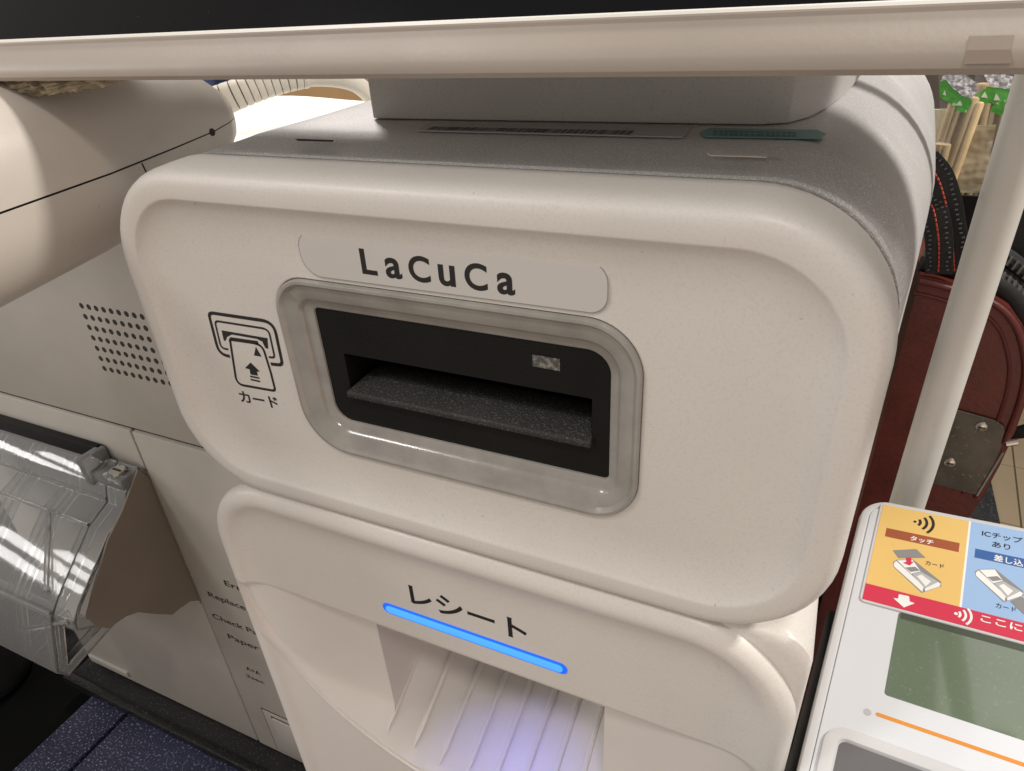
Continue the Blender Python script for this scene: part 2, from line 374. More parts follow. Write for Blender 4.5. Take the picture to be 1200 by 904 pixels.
# name label above the slot
def FYp(px, py, y=FY): return on(px, py, y)
lab = rrect(-116.5, -38.0, -59.6, -48.3, (4.5, 4.5, 5.5, 4), 8, 6)
MB().prism([V((x, 2.75, z)) for x, z in lab], V((0, .4, 0))).build('name_label', M['label'], cu_, bevel=.1, seg=1)
MB().ribbon([V((x, 2.72, z)) for x, z in lab], .16, NF, closed=True).build('label_edge', M['gp'], cu_, smooth=False)
lettering = [('L', 425, 443), ('a', 453, 472), ('C', 480.5, 505.5), ('u', 515, 534.5), ('C', 545.5, 572), ('a', 583, 604)]
for ch, a, b in lettering:
    base = lambda x: FYp(x, 320 + (x - 426) * .1437, 2.75)
    text(ch, base(a), base(b), UP, NF, M['ink'], cu_, 'letter', bold=.024, lift=.06, h=(6.1 if ch in 'LC' else 4.75))

# printed card symbol left of the slot
def I(cx, cy): return FYp(230 + cx / 6.458, 350 + cy / 6.458) + NF * .08
def path(pts, n=6):
    """polyline with rounded corners: (x, y, r)"""
    P = []
    for i, (x, y, r) in enumerate(pts):
        if r == 0 or i in (0, len(pts) - 1): P.append((x, y)); continue
        a = V((pts[i - 1][0] - x, pts[i - 1][1] - y)).normalized() * r; b = V((pts[i + 1][0] - x, pts[i + 1][1] - y)).normalized() * r
        for k in range(n + 1):
            t = k / n; q = V((x, y)) + a * (1 - t) ** 2 + b * t ** 2; P.append((q.x, q.y))
    return P
ic = MB(); ln = .8
ic.ribbon([I(*p) for p in path([(256, 437, 0), (175, 425, 75), (92, 105, 40), (585, 178, 90), (655, 505, 35), (565, 495, 0)])], ln * 1.3, NF)
ic.ribbon([I(*p) for p in path([(243, 384, 0), (190, 378, 40), (140, 168, 32), (548, 232, 50), (595, 448, 22), (550, 443, 0)])], ln * .8, NF)
ic.ribbon([I(*p) for p in path([(255, 305, 0), (300, 600, 0), (318, 650, 45), (600, 700, 26), (565, 560, 0), (500, 350, 60), (255, 300, 30), (256, 330, 0)])], ln, NF)
ic.ribbon([I(260, 306), I(470, 336)], ln * 1.5, NF)
ic.add([I(192, 240), I(540, 300), I(545, 380), (I(525, 375)), I(500, 325), I(460, 305), I(270, 272), I(235, 290), I(222, 320), I(210, 318)], [tuple(range(10))])
ic.add([I(452, 365), I(495, 440), I(438, 430)], [(0, 1, 2)])
ic.add([I(412, 484), I(482, 552), I(460, 552), I(467, 584), I(412, 574), I(404, 535), I(370, 526)], [tuple(range(7))])
ic.ribbon([I(408, 588), I(478, 602)], ln * .7, NF); ic.ribbon([I(413, 612), I(484, 628)], ln * .7, NF)
ic.build('card_symbol', M['ink'], cu_, smooth=False)
text('カード', I(340, 775), I(632, 830), UP, NF, M['ink'], cu_, 'lettering', bold=.02, lift=.02, h=3.75)

# stickers and small slots on the grey top
ZH = -31.0
NU = V((0, 0, 1))
def flat(name, pts, z, mat, parent, th=.15): return MB().prism([onz(x, y, z) for x, y in pts], V((0, 0, th))).build(name, mat, parent, smooth=False)
ytop = lambda y: ZT + 5.0 + max(0, (y - 22.5)) * .025
ZH = ytop(45)
bl = flat('barcode_label', [(503, 145), (812, 149), (800, 162), (488, 154)], ZH, M['grlabel'], cu_, .2)
bm_ = MB(); x = 0
a0, a1, c0, c1 = onz(509, 148.6, ZH + .2), onz(748, 153.6, ZH + .2), onz(500, 152, ZH + .2), onz(742, 158.4, ZH + .2)
while x < .985:
    wd = random.choice((.006, .006, .011, .016)); e = min(1, x + wd)
    bm_.add([a0.lerp(a1, x) + NU * .05, a0.lerp(a1, e) + NU * .05, c0.lerp(c1, e) + NU * .05, c0.lerp(c1, x) + NU * .05], [(0, 1, 2, 3)])
    x = e + random.choice((.004, .006, .010))
bm_.build('barcode', M['ink'], bl, smooth=False)
flat('teal_sticker', [(832, 151), (958, 153.5), (968, 158), (962, 163.5), (826, 161), (820, 156)], ytop(46), M['teal'], cu_, .2)
tb = MB()
for i in range(16):
    x = 835 + i * 6.2 + random.random() * 2
    for yy in (154.5, 158.0):
        tb.add([onz(x, yy + .02 * (x - 835), ytop(46)) + NU * .3, onz(x + 4.2, yy + .02 * (x - 831), ytop(46)) + NU * .3, onz(x + 3.6, yy + 2 + .02 * (x - 831), ytop(46)) + NU * .3, onz(x - .6, yy + 2 + .02 * (x - 835), ytop(46)) + NU * .3], [(0, 1, 2, 3)])
tb.build('sticker_print', M['teali'], cu_, smooth=False)
flat('moulded_slot', [(829, 180.0), (900, 182.4), (898, 185), (832, 183)], ytop(28), M['chamfer'], cu_, .15)
flat('moulded_slot', [(346, 163.2), (391, 164.8), (390, 166.6), (349, 165.4)], ytop(36), M['dark'], cu_, .1)

# ================================================================== RECEIPT PRINTER (lower machine)
RX0, RX1, RT, RB = -185.0, 14.0, -139.4, CT
rp = thing('receipt_printer', 'white receipt printer with glowing blue bar and ribbed paper scoop, under the card machine', 'receipt printer', (-85, 100, CT))
xc = (RX0 + RX1) / 2; hw = (RX1 - RX0) / 2; RR = 30
def rim(s):
    P = [(0, 4.2), (.3, 2.9), (.9, 1.75), (2.0, .8), (3.4, .15), (4.4, 0), (6.0, .03), (6.6, .14), (7.2, .5), (8.2, 1.1), (9.8, 1.8), (11.6, 2.35), (13.8, 2.78), (16.6, 3.07), (19.6, 3.2)]
    if s <= 0: return 4.2
    for (a, ya), (b, yb) in zip(P, P[1:]):
        if s <= b: t = (s - a) / (b - a); return ya + (yb - ya) * t
    return 3.2
def sdist(x, z):
    dx = abs(x - xc) - (hw - RR); dz = (z - RT) + RR
    if dx > 0 and dz > 0: return RR - sqrt(dx * dx + dz * dz)
    return min(hw - abs(x - xc), RT - z)
def halfw(z):
    dz = (z - RT) + RR
    return hw if dz <= 0 else hw - RR + sqrt(max(0, RR * RR - min(RR, dz) ** 2))
ZS = -190.3                       # seam between the visor and the scoop piece
SA, SBt = 97.5, 90.0              # scoop outline: half ellipse hanging from the seam
def zb(x):
    t = (x - xc) / SA; return ZS - SBt * sqrt(max(0, 1 - t * t)) if abs(t) < 1 else ZS
CW = 44.5; XCH = xc
def smin(a, b, k):
    h = max(0, min(1, .5 + .5 * (b - a) / k)); return b + (a - b) * h - k * h * (1 - h)
def weff(z, d): return CW
def warp(x, z, b):
    w = weff(z, z - b); t = abs(x - xc); t2 = t * w / CW if t < CW else w + (t - CW) * (hw - w) / (hw - CW)
    return xc + math.copysign(t2, x - xc)
def mfl(x): return 3.3 - 1.6 * smooth(14, CW + 4, abs(x - xc))
def scoop(x, z):
    b = zb(x)
    if z <= b: return -9
    d = z - b
    yf = d * mfl(x) - 1.0
    ax = abs(x - xc)
    lim = 3.3 + 11 * smooth(hw - 6, CW, abs(x - XCH)) ** 1.2
    wz = weff(z, d)
    deep = 95 * smooth(wz + .8, wz - .8, abs(x - XCH))
    return smin(yf, lim + deep, 9.0)
us = []
NX = 150
for i in range(NX + 1):
    t = -1 + 2 * i / NX
    us.append(t)
ex = [1 - .0, .9975, .993, .987, .98, .971, .961, .95, .935, .92, .90]
us = sorted(set([-e for e in ex] + ex + [t for t in us if abs(t) < .895 and abs(abs(t) * hw - CW) > 2.2] + [e * (CW + q) / hw for e in (-1, 1) for q in (-1.8, -1.2, -.8, -.5, -.2, .2, .5, .8, 1.2, 1.8)]))
# visor (upper front)
zs = [RT - q for q in (.02, .3, .8, 1.5, 2.4, 3.5, 4.8, 6.2, 7.6, 9.2, 11, 13, 15, 18, 22, 26, 31, 36, 40, 44, 48)] + [ZS + q for q in (1.6, .9, .35, .12)]
mb = MB(); G = []
for z in zs:
    h = halfw(z)
    G.append([V((xc + u_ * h, rim(sdist(xc + u_ * h, z)) + (0 if z > ZS + .5 else .35), z)) for u_ in us])
top = [V((p.x, 26, RT + .05)) for p in G[0]]
under = [V((p.x, p.y + 8, ZS + .12)) for p in G[-1]]
mb.rings([top] + G + [under], closed=False)
mb.build('visor', M['white2'], rp, angle=50)
# scoop piece (lower front)
Ks = [0, .004, .012, .025, .045, .07, .10, .14, .18, .23, .29, .36, .44, .50, .56, .61, .66, .70, .74, .78, .82, .86, .89, .92, .945, .965, .98, .992, 1.0]
lowz = [.0, .25, .7, 1.4, 2.4, 4, 7, 12, 20]
cols = []
for u_ in us:
    x = xc + u_ * hw; b = zb(x); colm = []
    zt = ZS - .12
    for kk in Ks:
        z = zt + (b - zt) * kk
        xw = warp(x, z, b); s = sdist(xw, z); y0 = rim(s)
        ys = scoop(xw, z)
        colm.append(V((xw, max(y0 + (.3 if kk < .01 else 0), ys), z)))
    for q in lowz:
        z = b - .3 - q; lip = -.75 * math.exp(-(q / 1.1) ** 2) * smooth(hw, hw - 12, abs(x - xc))
        colm.append(V((x, rim(sdist(x, z)) + lip, z)))
    colm.append(V((x, rim(sdist(x, RB)), RB + 2)))
    cols.append(colm)
mb = MB(); mb.rings(cols, closed=False)
mb.build('scoop', M['scoop'], rp, angle=38)
# slot behind the visor: dark back is closed by the scoop itself; the body box
def bring(i, y, r): return [V((x, y, z)) for x, z in rrect(RX0 + 1.2 + i, RX1 + .8 - i, RB, RT - i, (r, max(r, 29), 1, 1), 6, 4)]
MB().rings([bring(3.0, 4.6, 29), bring(2.0, 4.0, 26), bring(1.0, 4.4, 12), bring(.3, 5.6, 9), bring(0, 8, 9), bring(0, 188, 9)], False, True).build('body', M['white'], rp, angle=40)
# ribs on the scoop floor
for i in range(9):
    x = XCH - CW - 1.2 + i * (2 * CW + 3.5) / 8
    b = zb(x); pts = []
    for t in range(14):
        y = 8 + 76 * t / 13
        pts.append(V((x, y - .2, b + (y + 1) / mfl(x) + .35))) 
    pts = [p for p in pts if p.y < 86]
    rr = [.25] + [1.35] * (len(pts) - 2) + [1.35]
    MB().tube(pts, rr, 8).build('rib', M['scoop'], rp)
# light bar and lettering
def capsule(p0, p1, r, y, n=10):
    u = (p1 - p0).normalized(); w = NF.cross(u).normalized(); P = []
    for k in range(n + 1): a = pi / 2 + pi * k / n; P.append(p0 + (u * cos(a) + w * sin(a)) * r)
    for k in range(n + 1): a = -pi / 2 + pi * k / n; P.append(p1 + (u * cos(a) + w * sin(a)) * r)
    return P
e0, e1 = on(456, 713.5, FY), on(656.5, 782, FY)
e1.z = e0.z = (e0.z + e1.z) / 2
MB().prism([p - V((0, .25, 0)) for p in capsule(e0, e1, 2.35, FY)], V((0, .6, 0))).build('light_bar', M['ledrim'], rp, smooth=False)
o = bpy.data.objects['light_bar']
MB().prism([p - V((0, .8, 0)) for p in capsule(e0 + V((.5, 0, 0)), e1 - V((.5, 0, 0)), 1.45, FY)], V((0, .7, 0))).build('light_diffuser', M['led'], o, bevel=.3)
el = lamp('paper_exit_lamp', (xc + 4, 22, -213), (xc + 12, 2, -282), 12, .0065, (.17, .19, 1)); el.data.spread = radians(84)
base = [on(482, 706, FY), on(618, 751, FY)]
base[0].z = base[1].z = (base[0].z + base[1].z) / 2
text('レシート', base[0], base[1], UP, NF, M['ink'], rp, 'lettering', bold=.02, lift=.1, h=8.2)

# ================================================================== MONITOR
mon = thing('monitor', 'white framed monitor with dark screen, standing on the card machine', 'monitor', (-70, 90, ytop(60)))
lo = on(600, 83, 0); hi = on(600, 24, 5)
nb = V((0, hi.y - lo.y, hi.z - lo.z)).normalized()      # up the slanted front
nn = V((0, nb.z, -nb.y))                                # into the monitor
wb = sqrt((hi.y - lo.y) ** 2 + (hi.z - lo.z) ** 2)
def mp(a, b): q = V((0, lo.y, lo.z)) + nb * a + nn * b; return (q.y, q.z)
XL, XR = -330, 72
def bar(name, prof, mat, par, x0=XL, x1=XR, bev=0):
    mb = MB(); n = len(prof)
    A = [V((x0, *p)) for p in prof]; B = [V((x1, *p)) for p in prof]
    mb.rings([A, B], True, True); return mb.build(name, mat, par, bevel=bev, angle=30)
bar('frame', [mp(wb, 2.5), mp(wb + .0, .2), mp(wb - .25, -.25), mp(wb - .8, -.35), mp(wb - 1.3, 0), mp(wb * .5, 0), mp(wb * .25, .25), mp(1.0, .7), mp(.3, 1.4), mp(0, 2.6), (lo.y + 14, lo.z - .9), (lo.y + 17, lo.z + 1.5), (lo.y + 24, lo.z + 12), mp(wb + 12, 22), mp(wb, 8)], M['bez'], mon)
bar('frame_lip', [mp(wb + .35, .4), mp(wb + .3, -.5), mp(wb - .1, -.75), mp(wb - .6, -.7), mp(wb - .8, -.2), mp(wb - .5, .4)], M['lip'], mon)
bar('screen', [mp(wb + .02, .6), mp(190, .6), mp(190, 3), mp(wb + .02, 3)], M['screen'], mon)
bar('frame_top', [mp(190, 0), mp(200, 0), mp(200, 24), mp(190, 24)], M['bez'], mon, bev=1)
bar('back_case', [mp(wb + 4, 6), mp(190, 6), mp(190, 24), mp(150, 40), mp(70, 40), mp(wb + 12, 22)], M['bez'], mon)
# stand block
nl, nr = onz(437, 139.5, ytop(52)), onz(950, 147, ytop(54))
ny = (nl.y + nr.y) / 2; zb0 = ytop(ny) + .1
nx0, nx1 = nl.x, nr.x - 2
ch = [onz(x, y, zb0) for x, y in ((437, 139.5), (890, 147.0), (925, 145), (950, 138), (970, 127), (986, 115), (1000, 101), (1010, 88))]
ch = [(p.x, p.y) for p in ch]; ch += [(ch[-1][0] + 1, ny + 120), (nx0 + .5, ny + 120)]
MB().prism([V((x, y, zb0)) for x, y in ch], V((0, 0, 75))).build('stand', M['neck'], mon, angle=25, bevel=.6)
tp = [mp(wb * .30, -.05), mp(wb * .62, -.1)]
t0, t1 = onp(1134, 52, V((0, lo.y, lo.z)), nn), onp(1187, 49, V((0, lo.y, lo.z)), nn)
MB().add([V((t0.x, *mp(.6, .72))), V((t1.x + .5, *mp(.6, .72))), V((t1.x, *mp(wb * .25, .2))), V((t1.x, *mp(wb * .45, -.06))), V((t0.x, *mp(wb * .45, -.06))), V((t0.x, *mp(wb * .25, .2)))], [(0, 1, 2, 5), (5, 2, 3, 4)]).build('tape_patch', M['tape'], mon, smooth=False)

# dusty fluff stuck under the monitor
fm = bmesh.new(); bmesh.ops.create_icosphere(fm, subdivisions=5, radius=1)
f0, f1 = on(-30, 84, 8), on(160, 84, 8)
from mathutils import noise as mnoise
mb = MB(); vs = []
for v in fm.verts:
    p = v.co; q = V((f0.x + (f1.x - f0.x) * (p.x * .5 + .5), 8 + p.y * 4, f0.z - 2.0 + .8 * p.x + p.z * 3.4 * (1 - .45 * p.x)))
    d = mnoise.fractal(q * .6, 1, 2, 4); vs.append(q + V((0, p.y, p.z)) * d * 1.5)
mb.add(vs, [tuple(x.index for x in f.verts) for f in fm.faces]); fm.free()
tag(mb.build('dust_clump', M['fluff'], smooth=True), 'clump of beige dusty fluff hanging under the monitor frame', 'dust clump')

# ================================================================== HAND SCANNER (left)
sc_ = thing('barcode_scanner', 'glossy off-white rounded hand scanner left of the card machine', 'scanner', (-222, 10, -78))
secs = [(-95, -226, -47, 30, 31), (-60, -226, -46, 31, 31), (-20, -225, -43.5, 31, 30), (15, -223, -41.3, 29.5, 27.5), (40, -220, -39, 26.5, 24.5), (58, -217, -37.5, 22, 20), (68, -215, -36.3, 18, 15.5), (74, -214, -35.8, 13.5, 11), (77.5, -213.6, -35.4, 8, 6.5), (78.5, -213.5, -35.3, 3, 2.5)]
def shell(a0, a1, n=28, shrink=0.0):
    rs = []
    for y, cx, cz, rx, rz in secs:
        r = []
        for k in range(n + 1):
            a = a0 + (a1 - a0) * k / n; c, s = cos(a), sin(a); e = 2 / 2.35
            r.append(V((cx + (rx - shrink) * math.copysign(abs(c) ** e, c), y, cz + (rz - shrink) * math.copysign(abs(s) ** e, s))))
        rs.append(r)
    return rs
g = .004
MB().rings(shell(g, pi - g), closed=False).build('upper_shell', M['scan'], sc_, angle=70)
MB().rings(shell(-pi + g, -g), closed=False).build('lower_shell', M['scan'], sc_, angle=70)
MB().rings(shell(0, 2 * pi, 40, .9), closed=False).build('seam_core', M['dark'], sc_, angle=70)
def sec_at(y):
    for a, b in zip(secs, secs[1:]):
        if a[0] <= y <= b[0]:
            t = (y - a[0]) / (b[0] - a[0]); return [p + (q - p) * t for p, q in zip(a, b)]
def spt(y, a, k=1.0):
    _, cx, cz, rx, rz = sec_at(y); c, s_ = cos(a), sin(a); e = 2 / 2.35
    return V((cx + k * rx * math.copysign(abs(c) ** e, c), y, cz + k * rz * math.copysign(abs(s_) ** e, s_)))
hp = spt(57, 0); hn = (spt(57, 0, 1.1) - hp).normalized()
MB().tube([hp - hn * 2, hp + hn * .15], 1.25, 16).build('screw_hole', M['dark'], sc_)
MB().tube([spt(26 + .4 * k, -.01 - .55 * k / 10, 1.0) for k in range(11)], .22, 6).build('seam', M['dark'], sc_)
# ribbed cable
cb = thing('scanner_cable', 'cream ribbed cable looping from the scanner behind the monitor stand', 'cable', on(340, 110, 150))
cp = [on(235, 128, 118), on(275, 112, 128), on(310, 100, 138), on(345, 92, 148), on(375, 90, 158), on(405, 94, 168), on(425, 104, 176), on(440, 122, 184), on(450, 150, 190)]
def spline(P, n):
    out = []
    for i in range(len(P) - 1):
        a, b, c, d = P[max(0, i - 1)], P[i], P[i + 1], P[min(len(P) - 1, i + 2)]
        for k in range(n):
            t = k / n
            out.append(.5 * ((2 * b) + (c - a) * t + (2 * a - 5 * b + 4 * c - d) * t * t + (3 * b - a - 3 * c + d) * t ** 3))
    return out + [P[-1]]
S = spline(cp, 8)
MB().tube(S, [4.3 + .2 * sin(i * .1) for i in range(len(S))], 14).build('cord', M['cable'], cb)
# strain relief: rings with gaps along the first half
for i in range(0, 27, 2):
    r0 = 6.9 - i * .075
    mbk = MB().tube([S[i], S[i] * .35 + S[i + 1] * .65, S[i + 1], S[i + 1].lerp(S[i + 2], .78)], [r0, r0 + .05, r0, r0 - .1], 18); mbk.build('relief_ring', M['cable'], cb, angle=40)
MB().tube(S[:28], [6.3 - i * .075 for i in range(28)], 16).build('relief_core', M['grout'], cb)

# ================================================================== OFFICE PRINTER (left, behind)
PYF = 60.0
pr = thing('page_printer', 'beige boxy printer with round speaker holes and printed status words, at left', 'printer', (-330, 130, CT))
px1 = -196; zseam = on(117, 494, PYF).z
dx = on(225, 700, PYF).x - 2   # vertical seam
dx = on(232, 710, PYF).x + 5
dxx = (on(160, 550, PYF).x + on(305, 868, PYF).x) / 2 + 3
# upper case with speaker holes left out: the holes are dark recesses built as rings
MB().box(-520, px1, PYF, 240, zseam + .8, -60).build('upper_case', M['print'], pr, bevel=2.0)
MB().box(-520, px1, PYF + 2.0, 238, zseam - 3, zseam + 2).build('case_gap', M['dark'], pr)
MB().box(dxx + .8, px1, PYF - .3, 240, CT + 3, zseam - .8).build('side_case', M['print'], pr, bevel=1.2)
MB().box(-496, dxx - .8, PYF, 240, CT + 3, zseam - .8).build('front_door', M['print2'], pr, bevel=1.2)
MB().box(dxx - 2, dxx + 2, PYF + 2, 238, CT + 4, zseam - 2).build('door_gap', M['dark'], pr)
MB().box(-486, px1 - 4, PYF + 6, 236, CT, CT + 4).build('foot', M['dark'], pr)
# bevelled strip along the door's lower left corner
MB().box(-492, -446, PYF - 1.6, PYF + 4, CT + 9, CT + 15).build('door_edge', M['print2'], pr, bevel=1.0)
# speaker holes
A = on(95.5, 358.5, PYF); Rw = on(167.5, 374, PYF); D7 = on(122.5, 432, PYF)
hx = (Rw - A) / 8; hx.z = 0; hz = (D7 - A) / 6
mb = MB()
for j in range(7):
    for i in range(13):
        c = A + hx * i + hz * j; c = V((c.x, PYF - .05, c.z))
        if c.x > px1 - 6: continue
        n = 10; r = 1.5
        o_ = [c + V((cos(2 * pi * k / n) * r, 0, sin(2 * pi * k / n) * r)) for k in range(n)]
        mb.prism(o_, V((0, .5, 0)))
h_ = mb.build('speaker_holes', M['dark'], pr, smooth=False); h_['kind'] = 'stuff'
# status words
def pt(s, a, b, h):
    p, q = on(*a, PYF - .3), on(*b, PYF - .3); q.z = p.z
    text(s, p, q, UP, NF, M['ink'], pr, 'lettering', bold=.014, lift=.06, h=h)
pt('Error', (264, 686), (300, 700), 4.4)
pt('Replace Ink', (245, 699), (312, 725), 4.4)
pt('Check Paper', (250, 724), (322, 752), 4.4)
pt('Paper Jam', (268, 748), (332, 773), 4.4)
pt('A+A', (289, 785), (306, 793), 4.0)
pt('3sec', (289, 793), (310, 802), 3.2)
bt = [on(*q, PYF - .3) for q in ((306, 830), (345, 850), (352, 893), (322, 872))]
bz1_, bz0_ = bt[0].z, bt[3].z - 4; bx_ = bt[0].x + 1
MB().box(bx_, bx_ + 34, PYF - .9, PYF, bz0_, bz1_).build('button_frame', M['print'], pr, bevel=.8)
MB().box(bx_ - .8, bx_ + 34.8, PYF - .5, PYF, bz0_ - .8, bz1_ + .8).build('button_gap', M['dark'], pr)
MB().box(bx_ + 7.2, bx_ + 32.8, PYF - 1.1, PYF, bz0_ + 3.2, bz1_ - 3.2).build('button_gap', M['dark'], pr)
MB().box(bx_ + 8, bx_ + 32, PYF - 2.2, PYF, bz0_ + 4, bz1_ - 4).build('button', M['print2'], pr, bevel=.8)

# ================================================================== CLEAR TRAY on the printer
xr = dxx - 1.0
tr = thing('clear_tray', 'clear ribbed plastic tray with brown side plate, fixed to the beige printer', 'tray', (-380, 20, -300))
pa = [(58, -213), (47, -222), (44, -231), (30, -237), (2, -262), (-5, -269), (-15, -300), (-12, -306), (16, -300)]
def offs(P, d):
    out = []
    for i, (y, z) in enumerate(P):
        a = V(P[max(0, i - 1)]); b = V(P[min(len(P) - 1, i + 1)]); t = (b - a).normalized(); out.append((y + t.y * d * -1, z + t.x * d))
    return out
def extr(name, x0, x1, P, th, mat, par, bev=.3):
    Q = offs(P, th); loop = list(P) + Q[::-1]
    mb = MB(); mb.prism([V((x0, y, z)) for y, z in loop], V((x1 - x0, 0, 0)))
    return mb.build(name, mat, par, bevel=bev, seg=1, angle=25)
extr('chute', -470, xr - 16, pa, -1.6, M['clear'], tr)
pa2 = [(58, -213), (47, -222), (44, -231), (30, -237), (2, -262), (-3, -268), (-4, -272), (9, -282), (34, -290)]
extr('chute_end', xr - 15.4, xr - .5, pa2, -1.6, M['clear'], tr)
for x, wv in ((xr - 1.2, 1.6), (xr - 17, 1.8), (xr - 22, 1.2), (xr - 46, 1.6), (xr - 51, 1.6), (xr - 56, 1.6), (xr - 82, 1.6), (xr - 88, 1.6), (xr - 94, 1.6), (xr - 118, 1.6), (xr - 124, 1.6)):
    P = pa2 if x > xr - 16 else pa
    a = offs(P, .2); b = offs(P, 4.8)
    MB().prism([V((x, y, z)) for y, z in a + b[::-1]], V((wv, 0, 0))).build('rib', M['clear'], tr, bevel=.35, seg=1, angle=25)
# cross ribs and the top hinge bar
for (y, z) in ((44.5, -229), (30.5, -236), (-4, -267)):
    MB().tube([(-470, y - 1, z + 1), (xr - 16, y - 1, z + 1)], 1.0, 8).build('cross_rib', M['clear'], tr)
MB().tube([(xr - 48, 29, -235), (xr - 24, 1, -259)], 1.3, 8).build('brace', M['clear'], tr)
MB().tube([(xr - 46, -10, -286), (xr - 4, -4, -268)], 1.3, 8).build('brace', M['clear'], tr)
MB().box(-470, xr - 26, 55, 59.5, -216, -205).build('hinge_bar', M['black'], tr, bevel=.8)
MB().box(xr - 27, xr - 1, 46, 59.4, -221, -214).build('hinge_lug', M['clear'], tr, bevel=1.0)
MB().box(xr - 30, xr - 24, 44, 59, -222, -205).build('hinge_post', M['clear'], tr, bevel=1.2)
sc0 = V((xr - 9, 51, -214))
s_ = MB().tube([sc0, sc0 + V((0, 0, 2.2))], 4.2, 16).build('screw', M['steel'], tr, angle=40)
MB().box(sc0.x - 3, sc0.x + 3, sc0.y - .5, sc0.y + .5, sc0.z + 2.1, sc0.z + 2.5).build('screw_slot', M['dark'], s_, smooth=False)
# flat brown plate with wavy lower edge, behind the chute
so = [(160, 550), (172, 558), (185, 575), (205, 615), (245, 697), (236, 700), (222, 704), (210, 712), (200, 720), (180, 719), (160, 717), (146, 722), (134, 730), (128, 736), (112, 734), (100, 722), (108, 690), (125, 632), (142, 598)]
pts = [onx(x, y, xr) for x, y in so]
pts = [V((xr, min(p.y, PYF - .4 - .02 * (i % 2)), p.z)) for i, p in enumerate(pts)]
MB().prism(pts, V((1.2, 0, 0))).build('side_plate', M['taupe'], tr, smooth=False)

# dark cup standing lower left
cz = -539.5
cc = onz(-8, 808, cz)
cpz = thing('dark_cup', 'dark grey cup with white top at the lower left', 'cup', (cc.x, cc.y, cz))
c_ = V((cc.x - 14, cc.y + 6, cz)); ch_ = on(-8, 700, c_.y).z - cz
rr_ = [(0, .0), (30, 0), (35, 2), (38, 9), (39, 20), (41, ch_ - 8)]
def lathe(c, prof, n=36): return [[V((c.x + r * cos(2 * pi * k / n), c.y + r * sin(2 * pi * k / n), c.z + z)) for k in range(n)] for r, z in prof]
MB().rings(lathe(c_, [(.5, 0)] + rr_[1:])).build('body', M['cup'], cpz, angle=40)
MB().rings(lathe(c_, [(41, ch_ - 8), (42, ch_ - 6), (41, ch_ - 2), (30, ch_), (.5, ch_ + 1)])).build('lid', M['cupw'], cpz, angle=40)

# ================================================================== PAYMENT TERMINAL (right)
Wr = V((0.98212955, -0.13875055, 0.12716066)); Wd = V((-0.11246611, -0.97441547, -0.19459155)); Wn = -V((0.150907, 0.17681284, -0.97260696))
T0 = CAM + ray(1035, 592) * 243
def tl(px, py, h=0):
    q = onp(px, py, T0 + Wn * h, Wn) - T0; return (q.dot(Wr), q.dot(Wd))
def tw(a, b, h=0): return T0 + Wr * a + Wd * b + Wn * h
te = thing('payment_terminal', 'white card payment terminal with green display and coloured instruction sticker', 'payment terminal', tw(30, 60, -18))
def trr(a0, a1, b0, b1, r, n=8, ns=6): return [(x, -z) for x, z in rrect(a0, a1, -b1, -b0, r, n, ns)]
lt = tl(1003, 606); lbm = tl(937, 902); tt = tl(1110, 599)
ta0, tb0 = (lt[0] + lbm[0]) / 2 - .2, tt[1] - .3
ta1, tb1 = 68.0, 152.0
def tring(s, h, r): return [tw(x, y, h) for x, y in trr(ta0 + s, ta1 - s, tb0 + s, tb1 - s, max(1, r - s))]
MB().rings([tring(3, -19, 9), tring(0, -17, 9), tring(0, -3.2, 9), tring(.3, -2.6, 9)], True, False).build('lower_case', M['tg'], te, angle=35)
MB().rings([tring(.3, -2.5, 9), tring(.5, -1.4, 9), tring(1.0, -.7, 9), tring(2.0, -.35, 9), tring(3.0, -.45, 9), tring(3.3, -.9, 9)], True, False).build('edge_trim', M['tg2'], te, angle=35)
MB().rings([tring(3.35, -1.2, 9), tring(3.5, -.55, 9), tring(4.0, -.35, 9)], False, True).build('face_plate', M['tw'], te, angle=35)
HF = -.35
def tpoly(name, P, h, mat, par, th=.12): return MB().prism([tw(a, b, h) for a, b in P], Wn * th).build(name, mat, par, smooth=False)
# sticker board, slightly raised
s00 = tl(1033, 590); sR = 62.0
bR0 = tl(1016.7, 684.6)[1]; bR1 = tl(1013, 703)[1]
stk = MB().prism([tw(a, b, HF) for a, b in trr(-.9, sR + .9, -.9, bR1 + .9, 1.6, 5, 2)], Wn * .5).build('sticker_board', M['tg2'], te, bevel=.2, seg=1)
H1 = HF + .5
dv = (tl(1137.3, 614)[0] + tl(1124.8, 711)[0]) / 2
tpoly('orange_panel', [(0, 0), (dv - .3, 0), (dv - .3, bR0), (0, bR0)], H1, M['orange'], stk)
tpoly('blue_panel', [(dv + .3, 0), (sR, 0), (sR, bR0), (dv + .3, bR0)], H1, M['skyb'], stk)
tpoly('white_divider', [(dv - .3, 0), (dv + .3, 0), (dv + .3, bR0), (dv - .3, bR0)], H1, M['wp'], stk, .115)
tpoly('red_band', [(0, bR0 + .02), (sR, bR0 + .02), (sR, bR1), (0, bR1)], H1, M['redp'], stk)
H2 = H1 + .14
def S1(cx, cy): return tl(980 + cx / 5.4545, 570 + cy / 5.4545, H2)
def quad(name, P, mat, lift=.0): return MB().add([tw(*S1(*p), H2 + lift) for p in P], [tuple(range(len(P)))]).build(name, mat, stk, smooth=False)
q1 = S1(322, 266); q2 = S1(312, 320); q3 = S1(788, 372)
tpoly('brown_bar', [(q1[0], q1[1]), (q3[0], q1[1]), (q3[0], q2[1]), (q1[0], q2[1])], H2 - .02, M['brown'], stk, .03)
q4 = S1(889, 398); q5 = S1(884, 455)
